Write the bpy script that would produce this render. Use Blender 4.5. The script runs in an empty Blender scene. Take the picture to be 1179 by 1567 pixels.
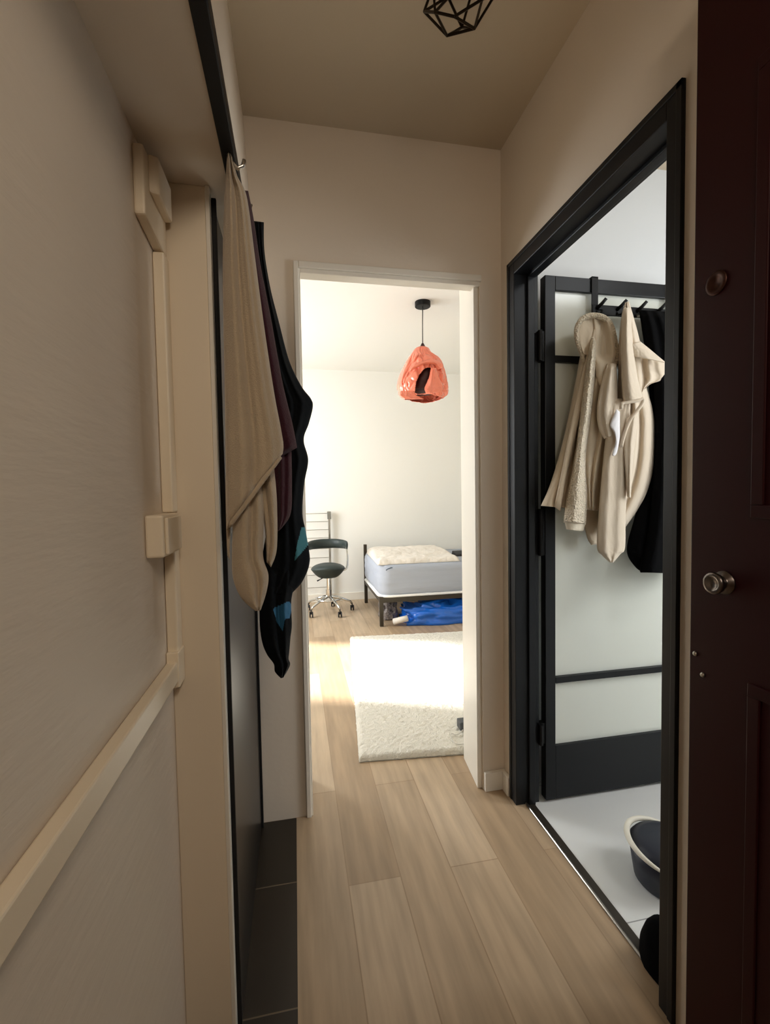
import bpy, math, random
from mathutils import Vector, Matrix, noise
random.seed(7)
S = bpy.context.scene
COL = S.collection
PI = math.pi
CAMH = 1.214
FPX, YAW, PITCH, ROLL = 703.8, math.radians(11.12), math.radians(-2.49), math.radians(-0.973)

# ------------------------------------------------------------------ camera
fw = Vector((math.sin(YAW)*math.cos(PITCH), math.cos(YAW)*math.cos(PITCH), math.sin(PITCH)))
r0 = Vector((math.cos(YAW), -math.sin(YAW), 0)); u0 = r0.cross(fw)
RT = r0*math.cos(ROLL) + u0*math.sin(ROLL)
UP = -r0*math.sin(ROLL) + u0*math.cos(ROLL)
cam = bpy.data.cameras.new('camera'); co = bpy.data.objects.new('camera', cam); COL.objects.link(co)
cam.sensor_fit = 'VERTICAL'; cam.sensor_height = 36; cam.lens = FPX/1567*36; cam.clip_start = 0.02
M4 = Matrix((RT, UP, -fw)).transposed().to_4x4(); M4.translation = Vector((0, 0, CAMH))
co.matrix_world = M4
S.camera = co

def at(x, y, Y):
    """point of the plane at depth Y (metres along the hall) seen at photo position x, y"""
    d = RT*((x-589.5)/FPX) + UP*((783.5-y)/FPX) + fw
    return d*(Y/d.y) + Vector((0, 0, CAMH))

# ------------------------------------------------------------------ materials
def lin(c): return tuple((v/12.92 if v <= .04045 else ((v+.055)/1.055)**2.4) for v in (x/255 for x in c))
def mat(name, rgb, rough=.6, metal=0, bump=None, var=None, spec=.5, sheen=0, trans=0, stretch=(1, 1, 1), coat=0, ior=1.45):
    m = bpy.data.materials.new(name); m.use_nodes = True
    nt = m.node_tree; b = nt.nodes['Principled BSDF']
    c = lin(rgb)
    b.inputs['Base Color'].default_value = (*c, 1); b.inputs['Roughness'].default_value = rough
    b.inputs['Metallic'].default_value = metal; b.inputs['Specular IOR Level'].default_value = spec
    b.inputs['Sheen Weight'].default_value = sheen; b.inputs['Transmission Weight'].default_value = trans
    b.inputs['Coat Weight'].default_value = coat; b.inputs['IOR'].default_value = ior
    tc = nt.nodes.new('ShaderNodeTexCoord'); mp = nt.nodes.new('ShaderNodeMapping')
    mp.inputs['Scale'].default_value = stretch
    nt.links.new(tc.outputs['Object'], mp.inputs[0])
    if var:      # (scale, amount)
        n = nt.nodes.new('ShaderNodeTexNoise'); n.inputs['Scale'].default_value = var[0]; n.inputs['Detail'].default_value = 4
        nt.links.new(mp.outputs[0], n.inputs[0])
        mx = nt.nodes.new('ShaderNodeMix'); mx.data_type = 'RGBA'
        k = var[1]
        mx.inputs[6].default_value = (*[v*(1-k) for v in c], 1); mx.inputs[7].default_value = (*[min(1, v*(1+k)) for v in c], 1)
        nt.links.new(n.outputs[0], mx.inputs[0]); nt.links.new(mx.outputs[2], b.inputs['Base Color'])
    if bump:     # (kind, scale, strength, distance)
        kind, sc, st, di = bump
        if kind == 'noise':
            n = nt.nodes.new('ShaderNodeTexNoise'); n.inputs['Scale'].default_value = sc; n.inputs['Detail'].default_value = 5
        else:
            n = nt.nodes.new('ShaderNodeTexVoronoi'); n.inputs['Scale'].default_value = sc
        nt.links.new(mp.outputs[0], n.inputs[0])
        bp = nt.nodes.new('ShaderNodeBump'); bp.inputs['Strength'].default_value = st; bp.inputs['Distance'].default_value = di
        nt.links.new(n.outputs[0], bp.inputs['Height']); nt.links.new(bp.outputs[0], b.inputs['Normal'])
    return m

def planks(name, cols, w, l, mortar, mcol, rough, rot=True, msize=.002, offset=.37, grain=True, shift=(0, 0, 0)):
    m = bpy.data.materials.new(name); m.use_nodes = True
    nt = m.node_tree; b = nt.nodes['Principled BSDF']; b.inputs['Roughness'].default_value = rough
    tc = nt.nodes.new('ShaderNodeTexCoord'); mp = nt.nodes.new('ShaderNodeMapping')
    mp.inputs['Location'].default_value = shift
    if rot: mp.inputs['Rotation'].default_value = (0, 0, PI/2)
    nt.links.new(tc.outputs['Object'], mp.inputs[0])
    br = nt.nodes.new('ShaderNodeTexBrick'); br.offset = offset; br.squash = 1
    br.inputs['Scale'].default_value = 1; br.inputs['Brick Width'].default_value = l; br.inputs['Row Height'].default_value = w
    br.inputs['Mortar Size'].default_value = msize; br.inputs['Mortar Smooth'].default_value = .3
    br.inputs['Color1'].default_value = (*lin(cols[0]), 1); br.inputs['Color2'].default_value = (*lin(cols[1]), 1)
    br.inputs['Mortar'].default_value = (*lin(mcol), 1); br.inputs['Bias'].default_value = 0
    nt.links.new(mp.outputs[0], br.inputs[0])
    out = br.outputs[0]
    if grain:
        m2 = nt.nodes.new('ShaderNodeMapping'); m2.inputs['Scale'].default_value = (1.3, 14, 1)
        nt.links.new(mp.outputs[0], m2.inputs[0])
        n = nt.nodes.new('ShaderNodeTexNoise'); n.inputs['Scale'].default_value = 2.2; n.inputs['Detail'].default_value = 7
        nt.links.new(m2.outputs[0], n.inputs[0])
        rp = nt.nodes.new('ShaderNodeMapRange'); rp.inputs['From Min'].default_value = .3; rp.inputs['From Max'].default_value = .7
        rp.inputs['To Min'].default_value = .78; rp.inputs['To Max'].default_value = 1.1
        nt.links.new(n.outputs[0], rp.inputs[0])
        mx = nt.nodes.new('ShaderNodeMix'); mx.data_type = 'RGBA'; mx.blend_type = 'MULTIPLY'; mx.inputs[0].default_value = 1
        nt.links.new(out, mx.inputs[6]); nt.links.new(rp.outputs[0], mx.inputs[7]); out = mx.outputs[2]
    nt.links.new(out, b.inputs['Base Color'])
    bp = nt.nodes.new('ShaderNodeBump'); bp.inputs['Strength'].default_value = .3; bp.inputs['Distance'].default_value = .002; bp.invert = True
    nt.links.new(br.outputs[1], bp.inputs['Height']); nt.links.new(bp.outputs[0], b.inputs['Normal'])
    return m

W_HALL = mat('hall paint', (224, 212, 196), .7, bump=('noise', 55, .12, .004), var=(3, .03))
W_LEFT = mat('left wall paint', (224, 212, 196), .6, bump=('noise', 9, .22, .006), stretch=(1, 1.2, 7), var=(2, .03))
W_COL = mat('gloss cream paint', (232, 218, 196), .45, bump=('noise', 18, .1, .004))
W_TRIM = mat('white trim paint', (232, 226, 214), .4, bump=('noise', 20, .08, .003))
W_PLASTIC = mat('cream plastic', (236, 222, 198), .38, bump=('noise', 14, .05, .003))
W_BED = mat('bedroom paint', (234, 232, 225), .75, bump=('noise', 60, .06, .003))
W_BATH = mat('bathroom paint', (214, 217, 219), .5)
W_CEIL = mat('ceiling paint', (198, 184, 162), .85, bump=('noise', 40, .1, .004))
LAM = planks('laminate planks', ((188, 165, 137), (164, 139, 110)), .165, 1.25, .002, (156, 131, 103), .42, shift=(.12, .03, 0))
DTILE = planks('dark floor tile', ((46, 39, 31), (41, 35, 27)), .36, .36, .004, (104, 92, 74), .35, rot=False, msize=.0022, offset=0, grain=False, shift=(.2, .02, 0))
WTILE = planks('white floor tile', ((222, 222, 218), (214, 214, 211)), .6, .6, .004, (150, 150, 148), .2, rot=False, msize=.002, offset=0, grain=False, shift=(.34, .116, 0))
BLACKP = mat('black door paint', (19, 21, 24), .4, spec=.35, bump=('noise', 30, .08, .002))
BLACKG = mat('glossy black panel', (16, 16, 16), .3, spec=.5, bump=('noise', 6, .03, .003))
BLACKM = mat('black metal', (10, 10, 11), .5, spec=.3)
RUBBER = mat('black rubber', (20, 20, 21), .6)
STEEL = mat('brushed steel', (190, 186, 178), .28, metal=1)
CHROME = mat('chrome', (205, 205, 202), .13, metal=1)
GLASS = mat('frosted door glass', (238, 241, 232), .16, spec=.4)
GLASS.node_tree.nodes['Principled BSDF'].inputs['Alpha'].default_value = .75
MAROON = mat('maroon door lacquer', (44, 5, 9), .5, spec=.25, bump=('noise', 12, .08, .003))
TERRY = mat('beige terry', (190, 172, 146), .95, sheen=.4, bump=('noise', 420, .6, .004), var=(16, .08))
PURPLE = mat('plum terry', (60, 22, 36), .95, sheen=.08, bump=('noise', 420, .6, .004), var=(14, .12))
NAVY = mat('near black cloth', (11, 15, 19), .9, spec=.2, bump=('noise', 200, .3, .002))
TEAL = mat('teal cloth', (58, 118, 128), .8, bump=('noise', 200, .3, .002))
BLUECL = mat('blue cloth', (44, 102, 138), .75, bump=('noise', 200, .3, .002))
SHERPA = mat('sherpa fleece', (222, 208, 184), 1, sheen=.3, bump=('voronoi', 170, .9, .006), var=(60, .12))
FLEECE = mat('smooth fleece', (214, 198, 174), .95, sheen=.3, bump=('noise', 160, .25, .003), var=(12, .06))
FLEECE2 = mat('sand jacket cloth', (212, 197, 176), .92, sheen=.25, bump=('noise', 220, .2, .002), var=(10, .06))
LINING = mat('white lining', (232, 230, 232), .7)
PALECUFF = mat('pale fleece cuff', (226, 216, 196), .95, bump=('noise', 160, .25, .003))
BLACKC = mat('black coat cloth', (4, 4, 5), .95, spec=.1, bump=('noise', 150, .3, .002))
RUG = mat('cream shag', (226, 221, 208), 1, sheen=.2, bump=('noise', 160, .8, .01), var=(40, .08))
MATT = mat('grey mattress ticking', (168, 174, 186), .85, bump=('noise', 45, .25, .006), stretch=(.25, 1, 3), var=(12, .05))
WHITE = mat('white band', (238, 238, 236), .7)
QUILT = mat('ivory quilt', (222, 214, 203), .95, sheen=.1, bump=('noise', 22, .7, .02))
BEDMET = mat('dark bronze metal', (66, 60, 50), .45, metal=.5)
BLUEBAG = mat('blue woven plastic', (24, 98, 196), .2, coat=.4, bump=('noise', 30, .3, .006), var=(9, .12))
CRINKLE = mat('printed clear plastic', (120, 112, 108), .25, bump=('voronoi', 60, .9, .01), var=(30, .5))
PAPER = mat('white paper', (222, 214, 202), .7)
LEATHER = mat('dark green leatherette', (38, 48, 46), .5, bump=('noise', 60, .15, .002))
CORAL = mat('coral plastic sheet', (246, 136, 108), .22, coat=.6, bump=('noise', 24, .25, .006), var=(7, .06))
DKRED = mat('dark maroon plastic', (58, 16, 16), .35)
BULB = mat('unlit bulb', (196, 150, 138), .2)
BRONZE = mat('dark bronze wire', (44, 32, 18), .4, metal=.6)
NAVYBIN = mat('dark navy plastic', (28, 31, 42), .45)
PALE = mat('pale plastic', (214, 208, 192), .4)

# ------------------------------------------------------------------ mesh builder
class MB:
    def __init__(s): s.v = []; s.f = []; s.mi = []
    def add(s, vs, fs, mi=0):
        k = len(s.v); s.v += [tuple(v) for v in vs]; s.f += [tuple(i+k for i in f) for f in fs]; s.mi += [mi]*len(fs); return s
    def box(s, x0, x1, y0, y1, z0, z1, mi=0):
        x0, x1 = min(x0, x1), max(x0, x1); y0, y1 = min(y0, y1), max(y0, y1); z0, z1 = min(z0, z1), max(z0, z1)
        return s.add([(x0,y0,z0),(x1,y0,z0),(x1,y1,z0),(x0,y1,z0),(x0,y0,z1),(x1,y0,z1),(x1,y1,z1),(x0,y1,z1)],
                     [(0,3,2,1),(4,5,6,7),(0,1,5,4),(1,2,6,5),(2,3,7,6),(3,0,4,7)], mi)
    def hexa(s, b, t):      # bottom quad, top quad (ccw seen from above)
        return s.add(list(b)+list(t), [(0,3,2,1),(4,5,6,7),(0,1,5,4),(1,2,6,5),(2,3,7,6),(3,0,4,7)])
    def tube(s, pts, r, n=10, closed=False, caps=True):
        pts = [Vector(p) for p in pts]; N = len(pts); rr = r if isinstance(r, (list, tuple)) else [r]*N
        rings = []; ref = None
        for i, p in enumerate(pts):
            if closed: t = (pts[(i+1) % N]-pts[i-1])
            else: t = pts[min(i+1, N-1)]-pts[max(i-1, 0)]
            t.normalize()
            if ref is None:
                ref = Vector((0, 0, 1)) if abs(t.z) < .9 else Vector((1, 0, 0))
            a = (ref - t*ref.dot(t)).normalized(); b = t.cross(a); ref = a
            rings.append([p + a*math.cos(2*PI*k/n)*rr[i] + b*math.sin(2*PI*k/n)*rr[i] for k in range(n)])
        vs = [q for rg in rings for q in rg]; fs = []
        for i in range(N if closed else N-1):
            j = (i+1) % N
            for k in range(n):
                fs.append((i*n+k, i*n+(k+1) % n, j*n+(k+1) % n, j*n+k))
        if caps and not closed:
            fs.append(tuple(reversed(range(n)))); fs.append(tuple((N-1)*n+k for k in range(n)))
        return s.add(vs, fs)
    def lathe(s, prof, c=(0, 0, 0), n=28, axis='z', cap=True):
        vs = []; fs = []; m = len(prof)
        for r, h in prof:
            for k in range(n):
                a = 2*PI*k/n; p = (r*math.cos(a), r*math.sin(a), h)
                if axis == 'x': p = (h, p[0], p[1])
                if axis == 'y': p = (p[0], h, p[1])
                vs.append((p[0]+c[0], p[1]+c[1], p[2]+c[2]))
        for i in range(m-1):
            for k in range(n): fs.append((i*n+k, i*n+(k+1) % n, (i+1)*n+(k+1) % n, (i+1)*n+k))
        if cap: fs.append(tuple(reversed(range(n)))); fs.append(tuple((m-1)*n+k for k in range(n)))
        return s.add(vs, fs)
    def build(s, name, m, parent=None, smooth=False, bevel=0, sub=0, solid=0):
        me = bpy.data.meshes.new(name); me.from_pydata(s.v, [], s.f)
        for x in (m if isinstance(m, (list, tuple)) else [m]): me.materials.append(x)
        for p, i in zip(me.polygons, s.mi): p.material_index = i; p.use_smooth = smooth
        o = bpy.data.objects.new(name, me); COL.objects.link(o)
        if parent is not None:
            o.parent = parent; o.matrix_parent_inverse = Matrix.Translation(-parent.location)
        if solid:
            d = o.modifiers.new('s', 'SOLIDIFY'); d.thickness = solid; d.offset = 0
        if bevel:
            d = o.modifiers.new('b', 'BEVEL'); d.width = bevel; d.segments = 2; d.limit_method = 'ANGLE'; d.angle_limit = math.radians(40)
        if sub:
            d = o.modifiers.new('u', 'SUBSURF'); d.levels = sub; d.render_levels = sub
        if smooth or bevel:
            import bmesh
            bm = bmesh.new(); bm.from_mesh(me); bmesh.ops.recalc_face_normals(bm, faces=bm.faces); bm.to_mesh(me); bm.free()
        return o

def tag(o, label, cat, group=None, kind=None):
    o['label'] = label; o['category'] = cat
    if group: o['group'] = group
    if kind: o['kind'] = kind
    return o
def thing(name, label, cat, loc, group=None):
    o = bpy.data.objects.new(name, None); COL.objects.link(o); o.location = loc; o.empty_display_size = .05
    return tag(o, label, cat, group)
def struct(name, mb, m, label=None, cat=None, **k):
    o = mb.build(name, m, **k); o['kind'] = 'structure'
    if label: o['label'] = label; o['category'] = cat
    return o

def spline(vals, t):
    """Catmull-Rom through vals (tuples), t in 0..1"""
    n = len(vals)-1; x = min(max(t*n, 0), n-1e-6); i = int(x); f = x-i
    p = [vals[max(i-1, 0)], vals[i], vals[i+1], vals[min(i+2, n)]]
    return [.5*((2*b)+(c-a)*f+(2*a-5*b+4*c-d)*f*f+(3*b-a-3*c+d)*f**3) for a, b, c, d in zip(*p)]
def inpoly(x, y, P):
    r = False; j = len(P)-1
    for i in range(len(P)):
        if (P[i][1] > y) != (P[j][1] > y) and x < (P[j][0]-P[i][0])*(y-P[i][1])/(P[j][1]-P[i][1])+P[i][0]: r = not r
        j = i
    return r

def drape(mb, stations, Y, thick, folds=(), nu=30, nv=70, rough=.0015, seed=0, zones=(), yshift=(0, 0), back=.5):
    """a hanging cloth volume: stations (x left, y left, x right, y right) down its length at depth Y;
    folds (u top, u bottom, width, height[, v0, v1]) stand out of it"""
    F = []; B = []; PX = []
    for j in range(nv+1):
        v = j/nv; xl, yl, xr, yr = spline(stations, v)
        Yv = Y + yshift[0]*(1-v) + yshift[1]*v
        for i in range(nu+1):
            u = i/nu; s = 2*u-1; x = xl+(xr-xl)*u; y = yl+(yr-yl)*u
            p = at(x, y, Yv)
            e = math.sqrt(max(0, 1-s**2))**.8
            end = min(1, v*14+.12)*min(1, (1-v)*18+.15)
            off = thick*e*end*.6
            for fo in folds:
                a = 1
                if len(fo) > 4:
                    a = max(0, min(1, (v-fo[4])*12+.5))*max(0, min(1, (fo[5]-v)*12+.5))
                d = (u-(fo[0]+(fo[1]-fo[0])*v+.02*math.sin(v*9+seed)))/fo[2]
                off += a*fo[3]*math.exp(-d*d)*e
            n = noise.noise(Vector((p.x*26+seed*3.1, seed, p.z*11)))*rough*1.6 + noise.noise(Vector((p.x*130, seed+5, p.z*110)))*rough
            off += n*e
            F.append(at(x, y, Yv-off)); B.append(at(x, y, Yv+thick*back*e*end)); PX.append((x, y))
    k = nu+1; N = len(F); fs = []; mi = []
    for j in range(nv):
        for i in range(nu):
            a = j*k+i; fs.append((a, a+1, a+k+1, a+k)); fs.append((N+a, N+a+k, N+a+k+1, N+a+1))
            cx = (PX[a][0]+PX[a+k+1][0])/2; cy = (PX[a][1]+PX[a+k+1][1])/2; z = 0
            for P, idx in zones:
                if inpoly(cx, cy, P): z = idx
            mi += [z, z]
    for i in range(nu):
        fs.append((i, N+i, N+i+1, i+1)); a = nv*k+i; fs.append((a, a+1, N+a+1, N+a)); mi += [0, 0]
    for j in range(nv):
        a = j*k; fs.append((a, a+k, N+a+k, N+a)); a = j*k+nu; fs.append((a, N+a, N+a+k, a+k)); mi += [0, 0]
    q = len(mb.v); mb.v += [tuple(v) for v in F+B]; mb.f += [tuple(i+q for i in f) for f in fs]; mb.mi += mi
    return mb

# ------------------------------------------------------------------ setting
LX, RX, BY, CZ = -.25, .815, 1.71, 2.525         # left wall, right wall, back wall, ceiling
struct('floor_hall', MB().box(-.022, .862, -.15, 5.15, -.04, 0).box(-1.7, -.022, 1.71, 5.15, -.04, 0).box(.862, 3.2, 1.71, 5.15, -.04, 0), LAM)
struct('floor_alcove', MB().box(-.9, -.022, -.15, 1.71, -.04, -.001), DTILE)
struct('floor_bathroom', MB().box(.862, 3.0, -.15, 1.71, -.04, -.001), WTILE)
struct('floor_landing', MB().box(-.9, 1.9, -2.2, -.15, -.04, 0), mat('landing stone', (150, 120, 92), .5, var=(5, .1)))
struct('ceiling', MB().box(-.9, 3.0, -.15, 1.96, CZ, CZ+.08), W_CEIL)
struct('ceiling_bedroom', MB().box(-1.7, 3.2, 1.9, 5.25, 2.57, 2.65), W_BED)
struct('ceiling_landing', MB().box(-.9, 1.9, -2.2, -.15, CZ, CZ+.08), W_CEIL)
struct('wall_left', MB().box(-.9, LX, -.15, .99, 0, CZ), W_LEFT)
struct('wall_pillar', MB().box(LX, -.158, .982, 1.0, 0, 1.822).box(-.9, LX, .99, 1.0, 0, 1.82), W_COL, bevel=.002)
struct('wall_alcove', MB().box(-.98, -.9, -.15, 1.96, 0, CZ+.08), W_HALL)
struct('trim_1', MB().box(-.158, -.1495, .978, 1.0, 0, 1.822), W_TRIM, bevel=.0015)
# bulkhead over the alcove, its hall side leaning back a little
b = [(LX-.6, -.15, 1.822), (-.108, -.15, 1.822), (-.108, BY, 1.822), (LX-.6, BY, 1.822)]
t = [(LX-.6, -.15, CZ), (-.142, -.15, CZ), (-.142, BY, CZ), (LX-.6, BY, CZ)]
struct('wall_bulkhead', MB().hexa(b, t), W_HALL)
# wall between hall and bedroom with the doorway
DL, DR, DT = .030, .724, 2.032
c = MB().box(-1.7, DL, BY, 1.93, 0, CZ+.1).box(.738, 3.2, BY, 1.93, 0, CZ+.1).box(DL, .738, BY, 1.765, DT, CZ+.1).box(DL, .738, 1.765, 1.93, 2.14, CZ+.1).box(DR, .738, BY, 1.765, 0, DT)
struct('wall_back', c, W_HALL)
# frame of the bedroom doorway: set back a little from the wall face
c = MB()
c.box(DL-.002, DL+.010, BY-.004, 1.935, 0, DT); c.box(DL+.010, DR, BY-.004, 1.76, 2.004, DT)
c.hexa([(.704, 1.722, 0), (DR, 1.722, 0), (.738, 1.935, 0), (.726, 1.935, 0)], [(.704, 1.722, 2.004), (DR, 1.722, 2.004), (.738, 1.935, 2.14), (.726, 1.935, 2.14)])
struct('trim_2', c, W_TRIM, bevel=.002)
c = MB()
c.box(DL-.014, DL+.004, BY-.014, BY, .0, DT+.010); c.box(DL+.004, DR+.004, BY-.014, BY, DT-.014, DT+.010)
struct('trim_3', c, W_TRIM, bevel=.003)
# right wall with the bathroom doorway
FY0, FY1, FT = .845, 1.645, 2.058
struct('wall_right', MB().box(RX, .905, -.15, FY0+.02, 0, CZ).box(RX, .905, FY1-.02, BY, 0, CZ).box(RX, .905, FY0+.02, FY1-.02, FT-.02, CZ), W_HALL)
c = MB()   # black door frame: face boards and deep linings
J0, J1, JT = .888, 1.592, 2.003
c.box(RX-.007, .905, FY0, J0, 0, FT); c.box(RX-.007, .905, J1, FY1, 0, FT); c.box(RX-.007, .905, J0, J1, JT, FT)
c.box(.868, .905, J0-.001, J0+.010, 0, JT); c.box(.858, .884, J1-.012, J1+.001, 0, JT); c.box(.858, .884, J0, J1, JT-.012, JT)
c.box(RX-.010, RX-.006, FY0, FY0+.016, 0, FT); c.box(RX-.010, RX-.006, FY1-.016, FY1, 0, FT); c.box(RX-.010, RX-.006, FY0, FY1, FT-.016, FT)
struct('trim_5', c, BLACKP, bevel=.002)
struct('trim_6', MB().box(.846, .880, J0-.03, J1+.01, -.002, .004), mat('dark threshold', (58, 52, 44), .4, metal=.4), bevel=.002)
struct('trim_7', MB().tube([(.850, J0-.03, .003), (.850, J1+.01, .003)], .0045, 10), STEEL)
struct('baseboard_back', MB().box(DR+.002, RX, BY-.018, BY, 0, .075), W_TRIM, bevel=.002)
struct('baseboard_right', MB().box(RX-.016, RX, FY1+.001, BY-.018, 0, .075), W_TRIM, bevel=.002)
# bathroom shell
struct('wall_bathroom_side', MB().box(2.6, 2.7, -.15, BY, 0, CZ), W_BATH)
struct('wall_bathroom_front', MB().box(.905, 2.6, -.15, -.05, 0, CZ), W_BATH)
struct('wall_bathroom_back', MB().box(.906, 2.6, BY-.012, BY-.001, 0, CZ), W_BATH)
# entrance wall and landing
struct('wall_front', MB().box(-.9, -.235, -.25, -.15, 0, CZ).box(.79, 1.9, -.25, -.15, 0, CZ).box(-.235, .79, -.25, -.15, 2.17, CZ), W_HALL)
struct('wall_landing', MB().box(-.98, -.9, -2.2, -.15, 0, CZ).box(1.9, 1.98, -2.2, -.15, 0, CZ).box(-.98, 1.98, -2.28, -2.2, 0, CZ), W_HALL)
# bedroom shell
WX = -1.6
struct('wall_bedroom_far', MB().box(-1.7, 3.2, 5.15, 5.25, 0, 2.6), W_BED)
struct('wall_bedroom_right', MB().box(3.0, 3.2, 1.945, 5.2, 0, 2.6), W_BED)
struct('wall_bedroom_near', MB().box(-1.7, DL, 1.931, 1.936, 0, 2.6).box(.739, 3.0, 1.931, 1.936, 0, 2.6).box(DL, .739, 1.931, 1.936, 2.14, 2.6), W_BED)
wy0, wy1, wz0, wz1 = 3.28, 4.42, .75, 2.3
struct('wall_bedroom_left', MB().box(-1.7, WX, 1.945, wy0, 0, 2.6).box(-1.7, WX, wy1, 5.2, 0, 2.6).box(-1.7, WX, wy0, wy1, 0, wz0).box(-1.7, WX, wy0, wy1, wz1, 2.6), W_BED)
c = MB()
for a in (wy0, wy1-.05): c.box(-1.68, -1.63, a, a+.05, wz0, wz1)
for a in (wz0, wz1-.05): c.box(-1.68, -1.63, wy0, wy1, a, a+.05)
struct('window_1', c, W_TRIM, 'white window frame in the bedroom left wall', 'window')
struct('baseboard_far', MB().box(-1.6, 3.0, 5.136, 5.15, 0, .085), W_TRIM, bevel=.002)

# ------------------------------------------------------------------ left wall fittings
tk = thing('cable_trunking', 'cream plastic cable trunking running along and up the left wall', 'trunking', (LX, .6, .85))
c = MB().box(LX+.0006, LX+.021, -.15, .99, .854, .893)
c.build('horizontal_run', W_PLASTIC, tk, bevel=.003)
MB().box(LX+.0006, LX+.021, .945, .982, .893, 1.1072).box(LX+.0006, LX+.021, .945, .982, 1.1818, 1.671).build('vertical_run', W_PLASTIC, tk, bevel=.003)
MB().box(LX+.0006, LX+.0235, .935, .982, .843, .912).build('elbow', W_PLASTIC, tk, bevel=.002)
sw = thing('switch_box', 'small cream switch box in the middle of the vertical trunking', 'switch', (LX, .9, 1.10))
MB().box(LX+.0006, LX+.030, .838, .950, 1.108, 1.181).build('housing', W_PLASTIC, sw, bevel=.004)
MB().box(LX+.030, LX+.036, .846, .942, 1.113, 1.176).build('rocker', W_PLASTIC, sw, bevel=.002)
jb = thing('junction_box', 'cream junction box under the bulkhead at top of the trunking', 'box', (LX, .9, 1.67))
c = MB().hexa([(LX,.850,1.685),(LX+.018,.850,1.685),(LX+.020,.975,1.672),(LX,.975,1.672)], [(LX,.850,1.80),(LX+.018,.850,1.80),(LX+.020,.975,1.80),(LX,.975,1.80)])
c.build('housing', W_PLASTIC, jb, bevel=.004)
c = MB().hexa([(LX+.018,.872,1.735),(LX+.034,.880,1.735),(LX+.034,.965,1.735),(LX+.018,.968,1.735)], [(LX+.018,.872,1.80),(LX+.034,.880,1.80),(LX+.034,.965,1.80),(LX+.018,.968,1.80)])
c.build('cover', W_PLASTIC, jb, bevel=.004)
# glossy black cupboard in the alcove
cb = thing('tall_cupboard', 'tall glossy black cupboard side standing behind the hanging towels', 'cupboard', (-.5, 1.3, 0))
MB().box(-.85, -.156, 1.005, 1.685, 0, 1.81).build('carcass', BLACKP, cb)
MB().box(-.156, -.147, 1.001, 1.682, .004, 1.808).build('side_panel', BLACKG, cb, bevel=.0015)
MB().box(-.156, -.140, 1.683, 1.70, .0, 1.808).build('edge_strip', RUBBER, cb)
MB().box(-.1495, -.1405, 1.0005, 1.008, .002, 1.812).build('gasket', RUBBER, cb, bevel=.001)
# rail under the bulkhead with hooks
rl = thing('coat_rail', 'long black coat rail under the edge of the bulkhead', 'rail', (-.1, .8, 1.82))
MB().box(-.1115, -.088, -.15, 1.70, 1.813, 1.841).build('bar', BLACKM, rl, bevel=.002)
for yy in (.872, 1.0, 1.11):
    MB().tube([(-.098, yy, 1.813), (-.094, yy, 1.80), (-.084, yy, 1.79), (-.075, yy, 1.795), (-.072, yy, 1.806)], .0035, 8).build('hook', STEEL, rl, smooth=True)
tw = thing('towel', 'beige terry towel with a pointed end, nearest cloth on the coat rail', 'towel', (-.08, .9, 1.0))
c = MB()
drape(c, [(348,226,353,227),(346,262,363,268),(343,305,378,302),(341,400,391,398),(342,500,404,496),(344,600,419,596),(345,690,430,655),(346,760,434,680),(347,812,433,694)], .895, .05,
      [(.3,.25,.12,.014),(.72,.80,.07,.012),(.9,.93,.05,.008),(.5,.5,.06,-.010),(.1,.05,.08,.006)], seed=1)
hem = [at(347+(433-347)*k/20, 811+(694-811)*k/20, .895-.036*(1-(k/10-1)**2)**.5*.9) for k in range(1, 20)]
c.tube(hem, .0042, 8)
c.build('upper_fold', TERRY, tw, smooth=True)
c = MB()
drape(c, [(352,740,402,740),(356,800,404,790),(355,850,403,850),(357,886,411,880),(370,916,408,906),(391,935,399,934)], .915, .04, [(.35,.4,.2,.01),(.85,.8,.1,.008),(.62,.7,.08,-.006)], seed=2, nv=40)
c.build('lower_fold', TERRY, tw, smooth=True)
c = MB()
drape(c, [(396,720,420,718),(401,775,424,768),(406,815,424,838),(408,860,415,868)], .93, .03, [(.7,.8,.2,.008),(.3,.4,.12,-.008)], seed=3, nv=40)
drape(c, [(345,730,353,730),(346,800,353,800),(348,850,352,858)], .93, .02, seed=4, nu=12, nv=30)
c.build('inner_fold', TERRY, tw, smooth=True)
pt = thing('towel', 'dark plum towel hanging behind the beige one on the coat rail', 'towel', (-.06, 1.0, 1.0))
c = MB()
drape(c, [(366,290,380,292),(372,340,389,338),(380,410,399,405),(392,500,415,488),(405,590,432,582),(418,670,447,645),(424,703,455,685)], .998, .05, [(.6,.68,.2,.008),(.3,.3,.15,.006)], seed=5)
c.build('upper_fold', PURPLE, pt, smooth=True)
c = MB()
drape(c, [(412,680,446,676),(414,740,447,742),(416,780,445,786),(424,814,430,810)], 1.02, .04, [(.5,.55,.12,.012),(.85,.8,.1,.008)], seed=6, nv=40)
c.build('lower_fold', PURPLE, pt, smooth=True)
bg = thing('jacket', 'near black jacket with teal and blue patches on the coat rail beside the doorway', 'jacket', (-.03, 1.1, .9))
c = MB()
st = [(388,338,404,340),(392,380,405,384),(398,440,414,440),(404,500,427,492),(412,555,443,552),(418,590,461,590),(420,612,476,610),(420,624,479,623),(420,650,473,648),(420,675,465,673),(420,704,472,704),(418,740,466,740),(414,785,463,784),(408,814,468,812),(402,848,474,847),(398,868,474,862),(397,882,470,876),(396,895,461,893),(396,908,449,906),(397,918,440,917)]
drape(c, st, 1.115, .06, [(.4,.5,.1,.014),(.75,.7,.09,.012),(.15,.2,.12,.01)], seed=7, nv=240, nu=80,
      zones=[([(462,806),(470,808),(472,834),(458,850),(451,858),(455,832)], 1)])
c.build('body', [NAVY, TEAL], bg, smooth=True)
c = MB()
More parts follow.
